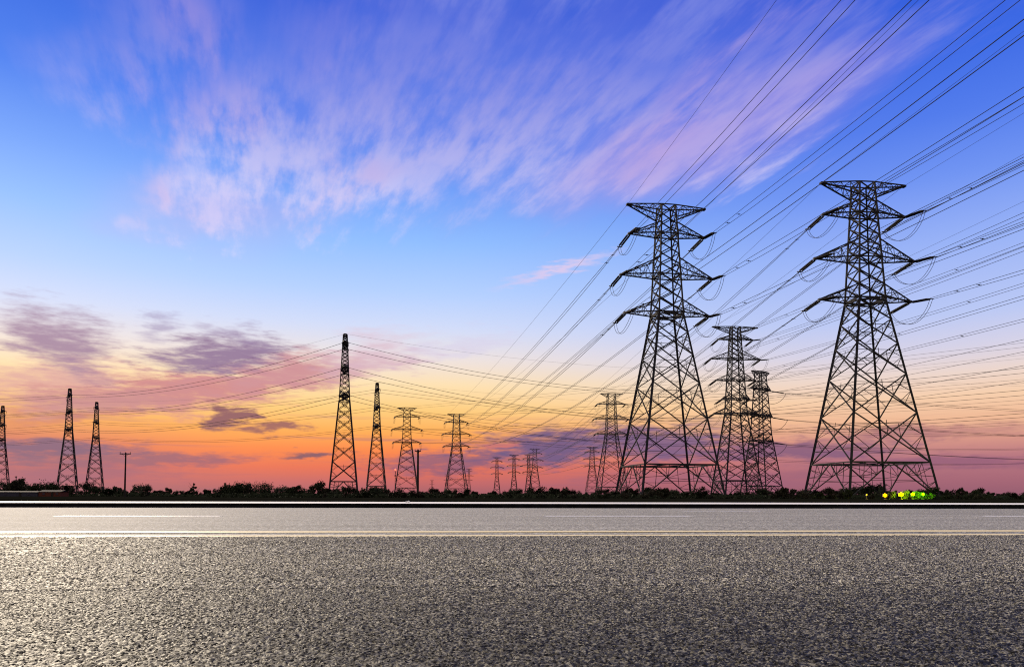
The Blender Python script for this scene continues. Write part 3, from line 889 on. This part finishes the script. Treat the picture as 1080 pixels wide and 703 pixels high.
# undergrowth that closes the belt
b = MB(); ru = random.Random(5)
for i in range(16000):
    p = at_depth(540, 320); x = ru.uniform(-330, 330); y = 318 + ru.uniform(-12, 12); zz_ = 1.5 * ru.random() ** 1.3 * (0.7 + .3 * math.sin(x * .11))
    s = ru.uniform(.35, .7); u = Vector((ru.gauss(0, 1), ru.gauss(0, .4), ru.gauss(0, .8))).normalized(); v = u.orthogonal().normalized()
    c = Vector((x, y, zz_)); b.quad(c - u * s, c - v * s * .7, c + u * s, c + v * s * .7)
for i in range(12000):
    x = ru.uniform(-70, 150); y = 178 + ru.uniform(-7, 7); zz_ = 0.85 * ru.random() ** 1.2
    s = ru.uniform(.18, .4); u = Vector((ru.gauss(0, 1), ru.gauss(0, .4), ru.gauss(0, .8))).normalized(); v = u.orthogonal().normalized()
    c = Vector((x, y, zz_)); b.quad(c - u * s, c - v * s * .7, c + u * s, c + v * s * .7)
o = link('undergrowth', b.mesh('undergrowth', M_LEAF), kind='stuff'); tag(o, 'dark continuous undergrowth along the foot of the trees', 'undergrowth')

# ------------------------------------------------------------------ utility poles, mast, floodlights, sheds
def pole(px, py, H, r, arm, z_label, pins=True):
    p = stand(px, py, H); o = thing('utility_pole', p, z_label, 'utility pole', 'wooden utility poles')
    b = MB(); b.tube([(0, 0, -.2), (0, 0, H * .5), (0, 0, H)], [r * 1.15, r, r * .85], 8); link('post', b.mesh('post', M_WOOD), o)
    if arm:
        b = MB(); b.box((0, -.02 - r, H - .35), (arm, .16, .24)); b.bar((arm * .3, -r, H - .4), (0, -r, H - 1.1), .04); b.bar((-arm * .3, -r, H - .4), (0, -r, H - 1.1), .04)
        link('crossbar', b.mesh('crossbar', M_WOOD), o)
        for k in (-.46, 0.0, .46):
            b = MB(); x = k * arm
            b.tube([(x, -.02 - r, H - .23), (x, -.02 - r, H - .05), (x, -.02 - r, H + .02), (x, -.02 - r, H + .12)], [.05, .05, .12, .09], 6)
            link('pin_insulator', b.mesh('pin_insulator', M_INSUL), o)
    return o
pole(131.5, 477, 12, .22, 3.0, 'T topped wooden pole right of the two far left pylons')
pole(440.5, 474, 12, .27, 1.5, 'thick wooden pole in front of the far pylons left of centre')
pole(16.5, 502, 9, .18, .9, 'short thin pole at the left edge above the grey shed')
pole(813.5, 511.5, 5.5, .10, .9, 'very short thin pole right of the stocky pylon')

M_RED = emis('red_beacon', (1.0, 0.10, 0.05), 4.0)
p = stand(416.8, 494, 40); mo = thing('beacon_mast', p, 'slim dark mast with a glowing red beacon beside far pylon legs', 'mast')
b = MB()
for k in range(3):
    a = k * 2.094; c = Vector((math.cos(a), math.sin(a), 0)); a2_ = a + 2.094; c2 = Vector((math.cos(a2_), math.sin(a2_), 0))
    b.bar(c * 1.3, c * .5 + Vector((0, 0, 37)), .2)
    for q in range(9):
        z0, z1 = q * 4.0, q * 4.0 + 4
        b.bar(c * lerp(1.3, .5, z0 / 37) + Vector((0, 0, z0)), c2 * lerp(1.3, .5, z1 / 37) + Vector((0, 0, z1)), .1)
b.box((0, 0, 37.0), (2.2, 2.2, .3)); b.box((0, 0, 30.0), (2.6, 2.6, 1.2)); link('mast_frame', b.mesh('mast_frame', M_STEEL), mo)
b = MB(); b.tube([(0, 0, 37.15), (0, 0, 37.8), (0, 0, 39), (0, 0, 39.8), (0, 0, 40.2)], [.5, .9, 1.0, .7, .2], 10); link('beacon', b.mesh('beacon', M_RED), mo)

def flood(px, py, z, H, c, estr, power, label, hr=.42, yaw=0.0):
    q = at_depth(px, z); o = thing('floodlight', q, label, 'floodlight', 'coloured floodlights among the bushes', yaw)
    b = MB(); b.tube([(0, 0, -.1), (0, 0, H)], [.05, .04], 6); b.box((0, 0, .03), (.4, .4, .1)); link('post', b.mesh('post', M_LAMPH), o)
    b = MB(); b.box((0, .12, H + hr * .6), (hr * 2.3, .2, hr * 1.5)); b.bar((-hr * 1.2, .1, H + hr * .6), (hr * 1.2, .1, H + hr * .6), .04)
    link('housing', b.mesh('housing', M_LAMPH), o)
    b = MB(); i0 = 0
    b.tube([(0, .02, H + hr * .6), (0, -.06, H + hr * .6), (0, -.14, H + hr * .6)], [hr, hr * .9, hr * .4], 12)
    link('lens', b.mesh('lens', emis('lens_glow', c, estr)), o)
    ld = bpy.data.lights.new('floodlight_glow', 'POINT'); ld.energy = power; ld.color = c; ld.shadow_soft_size = .15
    lo_ = bpy.data.objects.new('glow', ld); COL.objects.link(lo_); lo_.parent = o; lo_.location = (0, -.9, H + .5)
ZF = 162
flood(933.5, 522, ZF, 0.55, (1.0, .40, .0), 1.5, 500, 'orange glowing floodlight, left of the yellow one')
flood(950.5, 521, ZF, 0.75, (.80, .95, .0), 1.8, 2400, 'brightest yellow green floodlight under the tallest pylon', .44)
flood(963.0, 520, ZF + 1, 0.85, (.25, .9, .0), 1.1, 1300, 'middle green floodlight right of the brightest yellow one', .38)
flood(973.5, 520, ZF + 1, 0.85, (.18, .85, .0), 0.9, 1000, 'green floodlight nearest the right foot of the tallest pylon', .34)
flood(914.0, 520, ZF, 0.80, (1.0, .7, .05), 1.3, 150, 'faint tiny yellow light left of the orange floodlight', .14)

# small shed and red brick hut at the left, among the trees
def house(px, z, w, dpt, h, rh, m, label, name, door_x, wins):
    p = at_depth(px, z); o = thing(name, p, label, 'shed')
    b = MB()
    b.box((0, dpt / 2, h / 2), (w, dpt, h)); link('wall', b.mesh('wall', m), o)
    b = MB(); e = .25
    for sg in (-1, 1):
        b.quad((-w / 2 - e, dpt / 2, h + rh), (w / 2 + e, dpt / 2, h + rh), (w / 2 + e, dpt / 2 + sg * (dpt / 2 + e), h + .003), (-w / 2 - e, dpt / 2 + sg * (dpt / 2 + e), h + .003))
    b.quad((-w / 2 - e, -e, h + .002), (w / 2 + e, -e, h + .002), (w / 2 + e, dpt + e, h + .002), (-w / 2 - e, dpt + e, h + .002))
    for sx in (-1, 1): b.quad((sx * (w / 2), 0, h + .004), (sx * (w / 2), dpt, h + .004), (sx * (w / 2), dpt / 2, h + rh))
    link('roof', b.mesh('roof', M_ROOF), o)
    b = MB(); b.box((door_x, -.03, .70), (.8, .06, 1.4)); d = link('door', b.mesh('door', M_WOOD), o)
    b = MB(); b.box((door_x + .3, -.09, .95), (.06, .06, .14)); link('handle', b.mesh('handle', M_LAMPH), d)
    for x in wins:
        b = MB(); b.box((x, -.025, h * .58), (.8, .05, .55)); wo = link('window', b.mesh('window', M_GLASS), o)
        b = MB(); b.box((x, -.055, h * .58 - .32), (1.1, .11, .08)); link('sill', b.mesh('sill', M_SHEDW), wo)
house(12, 262, 18, 5, 1.5, .35, M_SHEDW, 'long low grey shed at the left edge below the trees', 'shed', 3, (-6, -2, 6))
house(52, 262, 7.5, 5, 1.6, .6, M_BRICK, 'small red brick hut among trees near the far left pylon', 'hut', 1, (-2, 2.6))

# two whitish stones on the far pavement
for q, (px, s, lab) in enumerate(((428.4, .34, 'smaller white stone on the pavement before the thick pole'), (430.9, .5, 'larger white stone on the pavement before the thick pole'))):
    b = MB(); rr = random.Random(q + 3); n = 9
    pts = [(0, 0, .0), (0, 0, .04), (0, 0, .09), (0, 0, .12)]
    b.tube([Vector(p) * s for p in pts], [.06 * s, .085 * s, .065 * s, .02 * s], n)
    for v in b.v: v.x *= rr.uniform(.85, 1.2); v.y *= rr.uniform(.85, 1.2)
    p = at_depth(px, 24.5); p.z = KH + .004
    o = link('stone', b.mesh('stone', M_PAVE), None, p); tag(o, lab, 'stone', 'white stones on the pavement')
